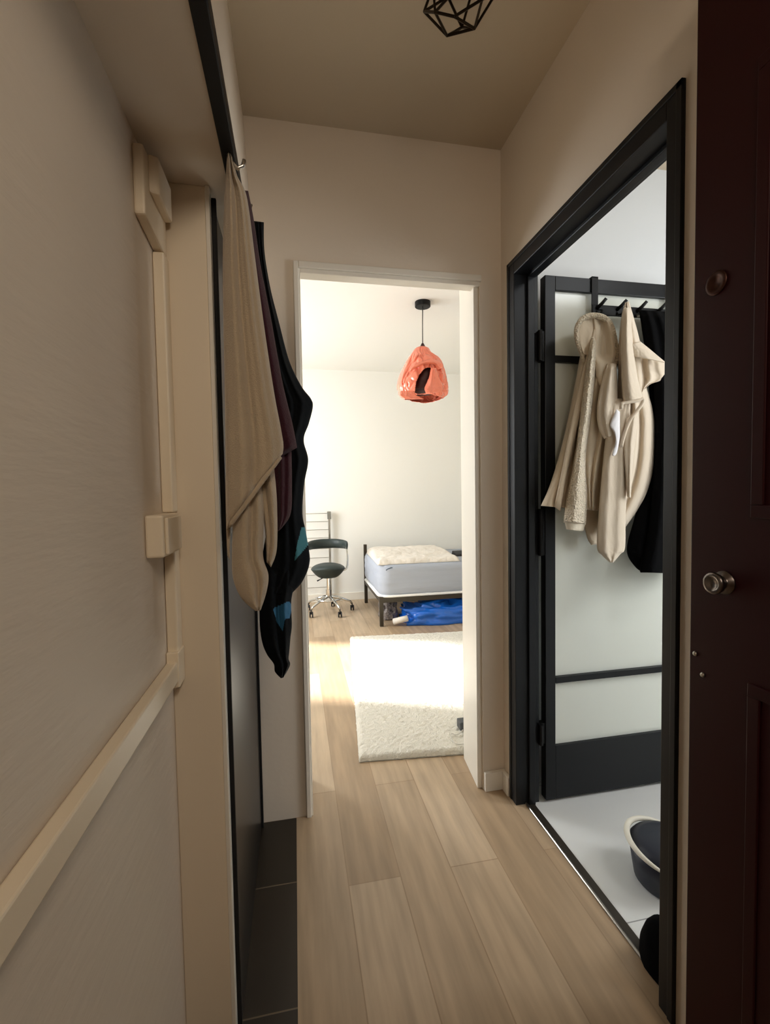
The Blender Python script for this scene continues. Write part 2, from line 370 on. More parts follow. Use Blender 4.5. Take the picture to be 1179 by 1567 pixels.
drape(c, [(396,860,452,860),(396,900,449,900),(397,925,446,922),(398,960,447,956),(402,985,445,975),(409,1002,443,998),(419,1016,442,1008),(421,1028,444,1018),(430,1038,434,1037)], 1.10, .05,
      [(.3,.5,.15,.01),(.8,.85,.08,.012),(.6,.65,.06,-.008)], seed=8, nv=140, nu=80, zones=[([(418,931),(442,920),(448,926),(444,945),(436,948),(433,966),(424,952)], 1)])
c.build('sleeve', [NAVY, BLUECL], bg, smooth=True)

# ------------------------------------------------------------------ bathroom door, open at a right angle
LY = 1.58; L0, L1, LB, LTOP = .926, 1.603, .012, 2.003
dr = MB().box(L0, L0+.042, LY, LY+.035, LB, LTOP).box(L1-.052, L1, LY, LY+.035, LB, LTOP).box(L0+.042, L1-.052, LY, LY+.035, LTOP-.052, LTOP).box(L0+.042, L1-.052, LY, LY+.035, LB, .222)
d2 = struct('door_2', dr, BLACKP, 'black framed glass door standing open inside the bathroom', 'door', bevel=.002)
for zz in (1.70, .48):
    MB().box(L0+.042, L1-.052, LY-.002, LY+.037, zz-.012, zz+.012).build('glazing_bar', BLACKP, d2, bevel=.001)
for z0, z1 in ((.222, .468), (.492, 1.688), (1.712, LTOP-.052)):
    MB().box(L0+.040, L1-.050, LY+.014, LY+.019, z0, z1).build('glass_pane', GLASS, d2)
for z0, z1 in ((1.69, 1.80), (.965, 1.14), (.235, .315)):
    MB().box(.8995, L0+.004, LY+.004, LY+.030, z0, z1).lathe([(.008, z0), (.008, z1)], (.905, LY-.003, 0), 12).build('hinge', BLACKM, d2)
hk = thing('over_door_rack', 'black hook rack hung over the top of the glass door', 'hook rack', (1.25, 1.55, 1.88))
c = MB(); c.box(1.098, 1.50, 1.545, 1.553, 1.856, 1.893); c.build('bar', BLACKM, hk, bevel=.001)
for xx in (1.128, 1.46):
    c = MB().box(xx-.013, xx+.013, 1.573, 1.577, 1.876, 2.008).box(xx-.013, xx+.013, 1.573, 1.620, 2.004, 2.008).box(xx-.013, xx+.013, 1.6165, 1.6205, 1.93, 2.008).box(xx-.013, xx+.013, 1.545, 1.577, 1.872, 1.876)
    c.build('strap', BLACKM, hk)
for k, xx in enumerate((1.115, 1.20, 1.285, 1.37, 1.455)):
    h = MB().tube([(xx, 1.546, 1.879), (xx+.010, 1.532, 1.89), (xx+.020, 1.518, 1.906)], [.007, .007, .006], 8).build('peg', BLACKM, hk, smooth=True)
    MB().tube([(xx, 1.546, 1.868), (xx, 1.540, 1.858), (xx+.002, 1.528, 1.855), (xx+.006, 1.52, 1.861)], .004, 8).build('hook', BLACKM if k < 2 else STEEL, hk, smooth=True)
# fleece jacket
fj = thing('jacket', 'cream sherpa hooded jacket, leftmost garment on the glass door rack', 'jacket', (1.1, 1.48, 1.0))
c = MB()
drape(c, [(893,500,940,500),(888,545,944,560),(874,620,948,640),(858,690,945,700),(842,742,932,752),(830,770,924,776),(828,774,920,782)], 1.525, .05,
      [(.10,.12,.10,.014),(.22,.30,.08,-.03),(.65,.70,.14,.012)], seed=11, nu=44)
c.build('body', FLEECE, fj, smooth=True)
c = MB()
drape(c, [(905,515,914,520),(897,565,911,572),(890,620,906,628),(881,690,897,700),(871,745,899,752),(864,785,898,790),(863,800,897,803)], 1.485, .055, [(.5,.5,.3,.01)], seed=12, nu=26, rough=.003)
c.build('sleeve', SHERPA, fj, smooth=True)
c = MB()
drape(c, [(864,797,896,801),(866,806,894,811),(867,810,890,813)], 1.485, .04, seed=13, nv=12, nu=20)
c.build('cuff', PALECUFF, fj, smooth=True)
c = MB()
drape(c, [(911,492,921,494),(901,530,914,534),(889,580,903,584),(873,650,884,655),(860,720,868,725),(848,775,858,782)], 1.492, .026, seed=14, nu=14, nv=60)
c.build('zip_placket', FLEECE, fj, smooth=True)
c = MB()
drape(c, [(906,483,924,484),(907,491,937,497),(909,514,943,524),(907,545,943,550),(911,572,938,572),(917,592,928,592)], 1.50, .07, [(.45,.5,.28,-.034,0,.6),(.9,.9,.12,.008)], seed=15, nu=30, nv=40)
drape(c, [(895,486,909,484),(884,497,913,494),(882,512,910,513),(886,528,905,532),(893,543,899,547)], 1.50, .05, [(.6,.6,.3,-.014)], seed=18, nu=24, nv=30)
hood = c.build('hood', FLEECE, fj, smooth=True)
pts = [(895,556),(890,540),(884,522),(883,504),(889,491),(900,484),(914,483),(927,488),(936,500),(941,520),(944,540),(942,556),(936,570),(928,582)]
P3 = [at(*spline(pts, i/40), 1.472 + .02*abs(i/20-1)) for i in range(41)]
c = MB().tube(P3, [.004+.006*math.sin(PI*min(1, max(0, i/40)))**.5 for i in range(41)], 12)
c.build('hood_rim', SHERPA, hood, smooth=True)
c = MB()
drape(c, [(884,722,912,722),(890,780,918,782),(898,820,914,818),(905,834,916,833)], 1.55, .02, seed=16, nv=30, nu=18)
c.build('back_hem', FLEECE, fj, smooth=True)
c = MB()
drape(c, [(912,560,942,552),(900,620,944,610),(893,660,944,660),(892,700,932,702),(896,740,918,745),(900,780,912,782)], 1.50, .03, [(.55,.6,.12,.014),(.2,.3,.12,.008),(.42,.45,.06,-.008)], seed=17)
c.build('front_panel', FLEECE, fj, smooth=True)
# sand jacket
sj = thing('jacket', 'sand coloured jacket with open collar, middle garment on the glass door rack', 'jacket', (1.22, 1.46, 1.0))
c = MB()
drape(c, [(957,463,963,461),(951,488,971,488),(947,530,981,528),(946,580,990,590),(944,620,999,625),(938,660,1003,660),(928,710,1002,712),(921,750,993,750),(918,785,978,778),(916,815,957,808)], 1.475, .06,
      [(.25,.18,.10,.012),(.55,.50,.10,.014),(.84,.80,.14,.012),(.40,.34,.06,-.014,0,.6),(.66,.62,.05,-.018,.45,.9)], seed=21, nu=44, nv=90, yshift=(0, .05))
c.build('body', FLEECE2, sj, smooth=True)
c = MB()
drape(c, [(934,610,966,610),(928,660,963,670),(922,720,961,735),(917,780,958,792),(914,836,957,838),(922,850,950,848),(934,861,939,861)], 1.452, .03, [(.25,.3,.15,.007),(.8,.75,.15,.008)], seed=22, nv=60)
c.build('front_hem', FLEECE2, sj, smooth=True)
c = MB()
drape(c, [(964,528,980,522),(967,538,996,535),(970,545,1021,556)], 1.435, .02, [(.5,.5,.4,.006)], seed=23, nv=30, nu=34)
drape(c, [(969,541,1018,553),(973,560,1021,566),(976,580,1021,580),(979,596,1000,586),(981,603,988,594)], 1.47, .012, [(.5,.35,.1,.014),(.25,.15,.1,-.012),(.8,.8,.12,.008)], seed=28, nv=40, nu=34)
c.build('collar', FLEECE2, sj, smooth=True)
c = MB()
drape(c, [(955,470,966,472),(951,520,969,524),(951,570,976,575),(953,605,983,604),(955,616,984,609)], 1.435, .05, [(.5,.5,.3,.01)], seed=24, nu=24, nv=50)
c.build('sleeve', FLEECE2, sj, smooth=True)
P3 = [at(*p, 1.418) for p in ((951,626),(953,617),(964,615),(976,613),(984,610),(983,618),(973,632),(962,648),(955,668),(951,684))]
P3 = [Vector(spline([tuple(q) for q in P3], i/30)) for i in range(31)]
MB().tube(P3, .006, 10).build('cuff', FLEECE2, sj, smooth=True)
c = MB()
drape(c, [(930,556,944,556),(921,585,945,582),(915,615,946,612),(914,642,946,634),(918,660,945,650),(925,672,941,668)], 1.458, .04, [(.55,.5,.3,.012),(.2,.25,.1,-.006)], seed=25, nu=26, nv=46)
c.build('second_sleeve', FLEECE2, sj, smooth=True)
c = MB()
drape(c, [(944,626,949,630),(936,644,949,644),(934,652,949,654),(940,662,949,668),(942,676,947,682),(938,692,944,694),(937,697,940,698)], 1.418, .012, seed=26, nu=14, nv=30)
c.build('white_lining', LINING, sj, smooth=True)['label'] = 'white lining showing inside the sleeve'
c = MB()
drape(c, [(958,640,978,628),(955,680,972,680),(957,720,968,722),(960,760,966,762)], 1.43, .02, [(.7,.7,.2,.008)], seed=27, nu=16, nv=40)
c.build('inner_sleeve', FLEECE2, sj, smooth=True)
kc = thing('coat', 'long black coat, rightmost on the glass door rack behind the door jamb', 'coat', (1.36, 1.5, 1.0))
c = MB()
drape(c, [(978,474,1040,478),(982,500,1056,500),(990,560,1064,560),(996,640,1068,640),(990,720,1068,720),(972,790,1066,790),(961,830,1064,836),(961,850,1060,858),(973,868,1056,872),(984,876,1050,878)], 1.525, .05,
      [(.2,.2,.08,.012),(.45,.5,.1,.012),(.75,.7,.1,.012)], seed=31, nu=40)
c.build('body', BLACKC, kc, smooth=True)
c = MB()
drape(c, [(1000,560,1030,560),(1002,680,1034,680),(994,800,1030,800),(980,868,1020,866),(984,876,1016,877)], 1.49, .045, [(.5,.5,.25,.01)], seed=32, nu=24)
c.build('sleeve', BLACKC, kc, smooth=True)
# bathroom floor things
bc = (1.098, 1.175)
bk = thing('bucket', 'dark navy round tub with a pale rim handle on the white bathroom tiles', 'bucket', (bc[0], bc[1], 0))
MB().lathe([(.084, 0), (.092, .01), (.100, .06), (.107, .112)], (bc[0], bc[1], 0), 36).build('body', NAVYBIN, bk, smooth=True)
MB().lathe([(.1065, .110), (.100, .122), (.075, .132), (.03, .137), (.001, .138)], (bc[0], bc[1], 0), 36, cap=False).build('lid', NAVYBIN, bk, smooth=True)
c = MB().tube([(bc[0]+.112*math.cos(a), bc[1]+.112*math.sin(a), .108+.022*math.sin((a-.9)/2.9*PI)) for a in (.9+2.9*k/30 for k in range(31))], [.002+.007*math.sin(PI*(k+1)/32)**.5 for k in range(31)], 10)
c.build('handle', PALE, bk, smooth=True)
# soft black bag slumped at the near jamb
c = MB(); vs = []; nu_, nv_ = 28, 18
for j in range(nv_+1):
    v = j/nv_; ph = v*PI*.5
    for i in range(nu_):
        a = 2*PI*i/nu_
        r = 1 + .08*noise.noise(Vector((math.cos(a)*2, math.sin(a)*2, v*3)))
        rx = .056*(1-.40*v**1.5)*r; ry = (.082 if math.sin(a) > 0 else .085)*(1-.40*v)*r
        k = math.cos(ph)**.55
        vs.append((.893+rx*math.cos(a)*k-.012*v, .948+ry*math.sin(a)*k, .004+.125*math.sin(ph)))
fs = [(j*nu_+i, j*nu_+(i+1) % nu_, (j+1)*nu_+(i+1) % nu_, (j+1)*nu_+i) for j in range(nv_) for i in range(nu_)]
fs.append(tuple(reversed(range(nu_))))
c.add(vs, fs)
tag(c.build('soft_bag', BLACKC, None, smooth=True), 'soft black bundle slumped on the threshold against the near door jamb', 'bag')

# ------------------------------------------------------------------ entrance door (opened flat along the right side)
ex, ey0, ey1 = .751, -.06, .756
c = MB().box(ex, ex+.042, ey0, ey1, .008, 2.15)
d1 = struct('door_1', c, MAROON, 'dark maroon entrance door swung open at the right', 'door', bevel=.003)
for z0, z1 in ((.18, .88), (1.16, 1.90)):
    c = MB(); y0, y1 = ey0+.12, ey1-.12
    c.box(ex-.004, ex, y0, y1, z0, z0+.022); c.box(ex-.004, ex, y0, y1, z1-.022, z1); c.box(ex-.004, ex, y0, y0+.022, z0+.022, z1-.022); c.box(ex-.004, ex, y1-.022, y1, z0+.022, z1-.022)
    c.build('panel_moulding', MAROON, d1, bevel=.003)
c = MB().lathe([(.021, 0), (.021, -.003), (.012, -.005), (.011, -.012), (.017, -.016), (.020, -.024), (.018, -.028), (.012, -.028), (.010, -.024), (.001, -.024)], (ex, .683, 1.042), 24, axis='x')
c.build('knob', mat('dull chrome', (120, 112, 108), .3, metal=1), d1, smooth=True)
c = MB().lathe([(.021, 0), (.021, -.003), (.018, -.004), (.012, -.004), (.011, -.002)], (ex, .707, 1.577), 24, axis='x')
c.build('lock_rosette', mat('dull bronze', (70, 44, 36), .4, metal=.8), d1, smooth=True)
for zz, yy in ((.893, .742), (.858, .725)):
    MB().lathe([(.005, 0), (.004, -.003), (.001, -.004)], (ex, yy, zz), 12, axis='x').build('screw', STEEL, d1, smooth=True)

# ------------------------------------------------------------------ hall pendant: wire cage
pc = Vector((.438, 1.15, 2.482)); R = .098
pd = thing('pendant_lamp', 'dark geometric wire cage lamp on the hall ceiling', 'lamp', (pc.x, pc.y, CZ))
lo = [pc+Vector((R*.62*math.cos(a), R*.62*math.sin(a), -.066)) for a in (2*PI*k/5+.5 for k in range(5))]
mid = [pc+Vector((R*math.cos(a), R*math.sin(a), -.008)) for a in (2*PI*k/5+.5+PI/5 for k in range(5))]
hi = [pc+Vector((R*.55*math.cos(a), R*.55*math.sin(a), .026)) for a in (2*PI*k/5+.5 for k in range(5))]
bt = pc+Vector((-.016, -.01, -.086)); c = MB()
def wire(a, b_): c.tube([a, b_], .0034, 6)
for k in range(5):
    wire(bt, lo[k]) if k % 2 == 0 else None
    wire(lo[k], lo[(k+1) % 5]); wire(lo[k], mid[k]); wire(lo[(k+1) % 5], mid[k]); wire(mid[k], hi[k]); wire(mid[k], hi[(k+1) % 5]); wire(hi[k], hi[(k+1) % 5])
    wire(hi[k], pc+Vector((0, 0, .036)))
c.build('wire_cage', BRONZE, pd)
MB().lathe([(.03, .024), (.04, .034), (.05, .0425)], tuple(pc), 24).build('canopy', BRONZE, pd, smooth=True)
MB().lathe([(.016, .026), (.018, .0), (.012, -.004)], tuple(pc), 16).build('socket', BRONZE, pd, smooth=True)

# ------------------------------------------------------------------ bedroom
# rug
rc, rs = math.cos(-.095), math.sin(-.095)
rx, ry = Vector((rc, rs, 0)), Vector((-rs, rc, 0)); o0 = Vector((.256, 2.005, 0)); RWd, RLn = 1.25, 1.76
def edge(u, w): return min(u, w-u)
F = []; nx, ny = 170, 240
for j in range(ny+1):
    for i in range(nx+1):
        u = i/nx*RWd; v = j/ny*RLn
        e = min(edge(u, RWd), edge(v, RLn)); h = .026*min(1, .18+math.sqrt(min(1, e/.02))*.82)
        n = noise.noise(Vector((u*62, v*62, 0)))*.0055+noise.noise(Vector((u*20, v*20, 4)))*.002
        wob = noise.noise(Vector((u*45, v*45, 9)))*.006
        if e < .001: n = -.0
        p = o0+rx*(u+wob)+ry*(v+wob); F.append((p.x, p.y, max(.002, h+n*min(1, e/.01))))
k = nx+1; c = MB(); c.add(F, [(j*k+i, j*k+i+1, (j+1)*k+i+1, (j+1)*k+i) for j in range(ny) for i in range(nx)])
q = [0, nx, ny*k+nx, ny*k]; base = [(F[i][0], F[i][1], .001) for i in q]
c.add(base, [(3, 2, 1, 0)])
tag(c.build('rug', RUG, None, smooth=True), 'cream shaggy rug on the bedroom floor', 'rug')
# power strip with cable
ps = thing('power_adapter', 'small dark plug box lying on the rug beside the door jamb', 'adapter', (.80, 2.14, .03))
MB().box(.772, .87, 2.10, 2.155, .0325, .075).build('body', mat('grey plastic', (74, 76, 78), .5), ps, bevel=.005)
pts = [(.785, 2.10, .04), (.745, 2.07, .036), (.722, 2.085, .036), (.708, 2.06, .037), (.703, 2.02, .037), (.715, 1.99, .036), (.75, 1.985, .036), (.80, 1.99, .036)]
MB().tube([spline(pts, i/40) for i in range(41)], .0028, 6).build('cable', mat('pale cable', (206, 202, 192), .5), ps, smooth=True)
# bed
bx0, bx1, by0, by1 = .735, 2.70, 4.03, 4.98
bd = thing('bed', 'single bed with dark metal frame along the bedroom far wall', 'bed', (1.7, 4.5, 0))
for (xx, yy, zt) in ((bx0-.005, by0, .27), (bx1-.03, by0, .27), (bx0-.005, by1-.035, .645), (bx1-.03, by1-.035, .645)):
    MB().box(xx, xx+.034, yy, yy+.034, 0, zt).build('leg', BEDMET, bd, bevel=.003)
MB().box(bx0+.029, bx1-.03, by0+.004, by0+.028, .215, .262).build('side_rail', BEDMET, bd, bevel=.002)
MB().box(bx0+.029, bx1-.03, by1-.028, by1-.006, .215, .262).build('side_rail', BEDMET, bd, bevel=.002)
MB().box(bx0, bx0+.026, by0+.034, by1-.035, .215, .262).box(bx0, bx0+.02, by0+.4, by1-.035, .5, .52).build('end_rail', BEDMET, bd, bevel=.002)
c = MB()
for k in range(12):
    xx = bx0+.1+k*.155; c.box(xx, xx+.06, by0+.028, by1-.028, .248, .262)
c.build('slats', mat('grey slat', (120, 120, 112), .6), bd)
mt = thing('mattress', 'grey blue mattress with a white band lying on the metal bed', 'mattress', (1.7, 4.5, .265))
def rbox(x0, x1, y0, y1, z0, z1, r, wob=.004, n=10, seed=0, inset=.018):
    """soft box: rounded plan, bulging sides"""
    c = MB(); rings = []; m = 12
    ring = []
    for cx, cy, a0 in ((x1-r, y1-r, 0), (x0+r, y1-r, PI/2), (x0+r, y0+r, PI), (x1-r, y0+r, 1.5*PI)):
        for i in range(m+1):
            a = a0+i/m*PI/2; ring.append((cx, cy, math.cos(a), math.sin(a)))
    # subdivide the straight parts
    full = []
    for i in range(len(ring)):
        a = ring[i]; b_ = ring[(i+1) % len(ring)]; full.append(a)
        L = math.hypot(b_[0]-a[0], b_[1]-a[1])
        if L > .1:
            for q in range(1, 24): t_ = q/24; full.append(tuple(a[w]*(1-t_)+b_[w]*t_ for w in range(4)))
    N = len(full); vs = []; zs = []
    for j in range(n+1):
        v = j/n; z = z0+(z1-z0)*v; e = min(v, 1-v); rr = r-inset*(1-min(1, e*5))**2
        for (cx, cy, ca, sa) in full:
            x = cx+rr*ca; y = cy+rr*sa; d = wob*noise.noise(Vector((x*6, y*6+seed, z*24)))
            vs.append((x+d*ca, y+d*sa, z))
    fs = [(j*N+i, j*N+(i+1) % N, (j+1)*N+(i+1) % N, (j+1)*N+i) for j in range(n) for i in range(N)]
    fs += [tuple(reversed(range(N))), tuple(n*N+i for i in range(N))]
    return c.add(vs, fs)
rbox(bx0-.012, bx1, by0-.015, by1-.02, .284, .555, .11, .006, 14).build('cover', MATT, mt, smooth=True)
rbox(bx0-.016, bx1, by0-.019, by1-.018, .264, .284, .11, .001, 4, inset=.006).build('white_band', WHITE, mt, smooth=True)
MB().tube([(bx0+.055, by0-.021, .515), (bx0+.065, by0-.036, .527), (bx0+.095, by0-.034, .537), (bx0+.11, by0-.022, .535)], .005, 6).build('handle', mat('dark strap', (70, 82, 98), .7), mt, smooth=True)
# quilt: folded, the back lies up against the wall
c = MB(); nu_, nv_ = 70, 40; T = []; Bm = []
for j in range(nv_+1):
    v = j/nv_
    for i in range(nu_+1):
        u = i/nu_
        x = (.722+.030*v)*(1-u)+(1.50-.02*v+.05*math.sin(v*3))*u; y = 4.05+.85*v
        e = min(1, min(u, 1-u)*16, min(v, 1-v)*11); e = math.sqrt(max(0, 1-(1-e)**2))
        z = .562+.035*e+.030*e*max(0, min(1, (v-.35)*3)) + e*(.016*noise.noise(Vector((x*5, y*5, 2)))+.007*noise.noise(Vector((x*16, y*14, 7))))
        wob = .012*noise.noise(Vector((x*12, y*12, 3)))
        T.append((x, y+wob, z)); Bm.append((x, y+wob, .557))
k = nu_+1; N = len(T); fs = []
for j in range(nv_):
    for i in range(nu_):
        a = j*k+i; fs += [(a, a+1, a+k+1, a+k), (N+a, N+a+k, N+a+k+1, N+a+1)]
for i in range(nu_): fs.append((i, N+i, N+i+1, i+1)); a = nv_*k+i; fs.append((a, a+1, N+a+1, N+a))
for j in range(nv_): a = j*k; fs.append((a, a+k, N+a+k, N+a)); a = j*k+nu_; fs.append((a, N+a, N+a+k, a+k))
c.add(T+Bm, fs)
tag(c.build('quilt', QUILT, None, smooth=True), 'folded ivory quilt lying on the mattress', 'quilt')
c = MB()
for j in range(2):
    pass
c.hexa([(1.575,4.36,.556),(1.69,4.36,.556),(1.69,4.50,.556),(1.575,4.50,.556)], [(1.585,4.37,.575),(1.68,4.37,.575),(1.685,4.49,.600),(1.58,4.49,.600)])
c.box(1.62, 1.645, 4.363, 4.37, .566, .578)
tag(c.build('black_pouch', mat('black nylon', (20, 22, 25), .5), None, bevel=.006), 'small black pouch on the mattress beside the quilt', 'pouch')
tag(MB().hexa([(1.42,4.07,.556),(1.47,4.075,.556),(1.465,4.10,.556),(1.415,4.095,.556)], [(1.42,4.07,.559),(1.47,4.075,.563),(1.465,4.10,.565),(1.415,4.095,.559)]).build('paper_scrap', PAPER, None), 'tiny white paper scrap on the mattress in front of the pouch', 'paper')
# blue bag under the bed
def lump(name, m, cx, cy, sx, sy, h, sd, amp, label, cat, fn=None, z0=.002, nu_=64, nv_=26):
    c = MB(); vs = []
    for j in range(nv_+1):
        ph = j/nv_*PI/2
        for i in range(nu_):
            a = 2*PI*i/nu_; k = math.cos(ph)**.5; ca, sa = math.cos(a), math.sin(a)
            rx_ = sx*abs(ca)**.7*(1 if ca > 0 else -1); ry_ = sy*abs(sa)**.7*(1 if sa > 0 else -1)
            n = noise.noise(Vector((ca*2.3+sd, sa*2.3, ph*2.2)))*amp + (abs(noise.noise(Vector((ca*4+sd, sa*4, ph*4))))-.25)*amp*.9
            f = 1+n*(.4+.6*math.sin(ph))
            z = h*math.sin(ph)**.8*(1+n*.9)
            if fn: z *= fn(ca)
            vs.append((cx+rx_*k*f, cy+ry_*k*f, max(z0, z0+z)))
    fs = [(j*nu_+i, j*nu_+(i+1) % nu_, (j+1)*nu_+(i+1) % nu_, (j+1)*nu_+i) for j in range(nv_) for i in range(nu_)]
    fs.append(tuple(reversed(range(nu_)))); c.add(vs, fs)
    return tag(c.build(name, m, None, smooth=True), label, cat)
lump('carrier_bag', BLUEBAG, 1.42, 4.16, .46, .22, .19, 3, .34, 'crumpled shiny blue carrier bag lying under the bed', 'bag', lambda ca: .75+.25*abs(ca) if ca > -.7 else .9)
lump('plastic_bag', CRINKLE, .865, 4.34, .085, .13, .19, 9, .3, 'crinkled dark patterned plastic bag under the bed behind its front leg', 'bag')
rl_ = MB().tube([(.835, 4.085, .060), (.935, 4.00, .076)], .026, 16)
a_ = MB(); P0, P1 = Vector((.855, 4.035, .038)), Vector((.975, 3.985, .075))
a_.tube([P0, P0.lerp(P1, .5), P1], [.028, .0275, .027], 18)
tag(a_.build('paper_roll', PAPER, None, smooth=True), 'white paper roll leaning at the left end of the blue bag', 'roll')
# saddle chair
cx, cy = .318, 4.66
ch = thing('swivel_stool', 'dark green saddle stool with curved back pad and chrome wheeled base', 'stool', (cx, cy, 0))
c = MB(); vs = []; nu_, nv_ = 36, 16
for j in range(nv_+1):
    v = j/nv_
    for i in range(nu_):
        a = 2*PI*i/nu_; ca, sa = math.cos(a), math.sin(a)
        if v < .5:                       # underside, narrow to full
            t_ = v/.5; r = .045+(.172-.045)*t_**.62; z = .342+.112*t_**1.25
        else:
            t_ = (v-.5)/.5; r = .172*math.cos(t_*PI/2)**.6+.0005; z = .454+.040*math.sin(t_*PI/2)-.012*t_*t_
        z += .012*(ca*ca-.3)*(r/.17)**2*0 + (-.02*(ca**2)*(r/.172)**2 if v >= .5 else -.02*ca**2*(r/.172)**2)
        vs.append((cx+r*ca, cy+r*sa*.95, z+.012))
fs = [(j*nu_+i, j*nu_+(i+1) % nu_, (j+1)*nu_+(i+1) % nu_, (j+1)*nu_+i) for j in range(nv_) for i in range(nu_)]
fs += [tuple(reversed(range(nu_))), tuple(nv_*nu_+i for i in range(nu_))]
c.add(vs, fs); c.build('seat', LEATHER, ch, smooth=True)
c = MB(); vs = []; n = 30; R = .195
for i in range(n+1):
    a = math.radians(-2+184*i/n); e = .82+.18*math.sin(PI*i/n); hh = .050*e; d = .024*min(1, .35+8*min(i, n-i)/n)
    for k in range(12):
        b_ = 2*PI*k/12; rr = R+d*math.cos(b_)
        vs.append((cx+rr*math.cos(a), cy+rr*math.sin(a), .677+hh*math.sin(b_)+.006*math.sin(a)))
fs = [(i*12+k, i*12+(k+1) % 12, (i+1)*12+(k+1) % 12, (i+1)*12+k) for i in range(n) for k in range(12)]
fs += [tuple(reversed(range(12))), tuple(n*12+k for k in range(12))]
c.add(vs, fs); c.build('backrest', LEATHER, ch, smooth=True)
c = MB(); pts = [(cx+R-.004, cy+.01, .665), (cx+R+.004, cy+.008, .60), (cx+R+.004, cy+.006, .50), (cx+R-.004, cy+.005, .45), (cx+R-.03, cy+.004, .428), (cx+.10, cy, .425)]
c.tube([spline(pts, i/24) for i in range(25)], .0095, 10); c.build('back_support', CHROME, ch, smooth=True)
MB().lathe([(.029, .16), (.029, .235), (.022, .236), (.022, .362)], (cx, cy, 0), 20).build('gas_lift', CHROME, ch, smooth=False)
MB().tube([(cx-.03, cy-.03, .375), (cx-.09, cy-.07, .352), (cx-.115, cy-.085, .345)], [.005, .005, .008], 8).build('lever', RUBBER, ch, smooth=True)
c = MB(); c.tube([(cx+.125*math.cos(2*PI*k/40), cy+.125*math.sin(2*PI*k/40), .142) for k in range(40)], .0085, 8, closed=True)
c.build('foot_ring', CHROME, ch, smooth=True)
for k in range(5):
    a = math.radians(-68+72*k); ca, sa = math.cos(a), math.sin(a)
    c = MB(); c.tube([(cx+.02*ca, cy+.02*sa, .165), (cx+.12*ca, cy+.12*sa, .138), (cx+.22*ca, cy+.22*sa, .098), (cx+.236*ca, cy+.236*sa, .075)], [.016, .014, .011, .011], 10)
    lg = c.build('leg', CHROME, ch, smooth=True)
    w = MB(); px_, py_ = cx+.24*ca, cy+.24*sa
    for sgn in (-1, 1):
        w.lathe([(.012, sgn*.006), (.027, sgn*.007), (.029, sgn*.012), (.027, sgn*.018), (.008, sgn*.019)], (px_, py_, .030), 18, axis='x')
    w.tube([(px_, py_, .03), (px_, py_, .08)], .006, 8)
    w.build('caster', RUBBER, lg, smooth=True)
# chrome ladder rack on the wall
lr = thing('wall_rack', 'slim chrome rack with thin rungs standing behind the saddle stool', 'rack', (.1, 5.1, 0))
for xx in (-.25, .372):
    p = MB().box(xx-.012, xx+.012, 5.09, 5.114, 0, .985).build('post', STEEL, lr, bevel=.002)
    MB().box(xx-.02, xx+.02, 5.082, 5.122, .925, 1.01).build('cap', mat('grey cap', (120, 118, 108), .5), p, bevel=.004)
for zz in (.99, .90, .81, .72, .60, .50, .40, .31, .17):
    MB().tube([(-.25, 5.102, zz), (.372, 5.102, zz)], .0035, 8).build('rung', STEEL, lr, smooth=True)
# pendant with coral sheet
lc = Vector((.938, 3.24, 0)); lz = 2.57
lp = thing('pendant_lamp', 'pendant lamp wrapped in crumpled coral plastic on the bedroom ceiling', 'lamp', (lc.x, lc.y, lz))
MB().lathe([(.052, lz-.036), (.056, lz-.033), (.056, lz)], (lc.x, lc.y, 0), 28).build('canopy', BLACKM, lp, smooth=False)
MB().tube([(lc.x, lc.y, lz-.03), (lc.x-.003, lc.y, 2.42), (lc.x-.004, lc.y, 2.262)], .004, 8).build('cord', mat('grey cord', (92, 90, 84), .6), lp, smooth=True)
MB().lathe([(.02, 2.225), (.024, 2.24), (.016, 2.262), (.008, 2.278)], (lc.x-.004, lc.y, 0), 18).build('socket', DKRED, lp, smooth=True)
MB().lathe([(.012, 2.225), (.014, 2.20), (.032, 2.165), (.036, 2.14), (.028, 2.112), (.004, 2.104)], (lc.x-.004, lc.y, 0), 18).build('bulb', BULB, lp, smooth=True)
out = [(646,531,646,531),(637,533,655,533),(631,540,660,541),(625,553,671,546),(619,566,677,556),(613,578,681,570),(609,590,683,585),(610,598,684,596),(613,606,683,604),(620,611,678,609)]
hole = [(656,562),(650,564),(642,573),(637,585),(635,601),(640,603),(652,602),(650,594),(657,578),(660,563)]
c = MB(); nth, nz = 260, 160; G = []; PXs = []
for j in range(nz+1):
    v = j/nz; xl, yl, xr, yr = spline(out, v); A = at(xl, yl, lc.y); Bq = at(xr, yr, lc.y)
    xm = (A.x+Bq.x)/2; hw = (Bq.x-A.x)/2; z = (A.z+Bq.z)/2
    for i in range(nth):
        a = 2*PI*i/nth; ca, sa = math.cos(a), math.sin(a)
        p = Vector((ca*1.6, sa*1.6, v*2.2)); w = Vector((noise.noise(p*1.3), noise.noise(p*1.3+Vector((9, 1, 4))), noise.noise(p*1.3+Vector((3, 7, 2)))))*.8
        rid = abs(noise.noise(p*1.25+w)); rid2 = abs(noise.noise(p*3.0+w*1.5+Vector((5, 5, 5))))
        d = (-.10*max(0, .26-rid)/.26 + .03 - .05*max(0, .22-rid2)/.22)*min(1, v*3+.1)
        d *= .35 if abs(ca) > .93 else 1
        G.append((xm+hw*ca*(1+d*.6), lc.y+hw*sa*(1+d*1.5)*.95, z+.006*math.sin(3*a+1)*v))
def project(q):
    d = Vector(q)-Vector((0, 0, CAMH)); return (589.5+FPX*d.dot(RT)/d.dot(fw), 783.5-FPX*d.dot(UP)/d.dot(fw))
fs = []
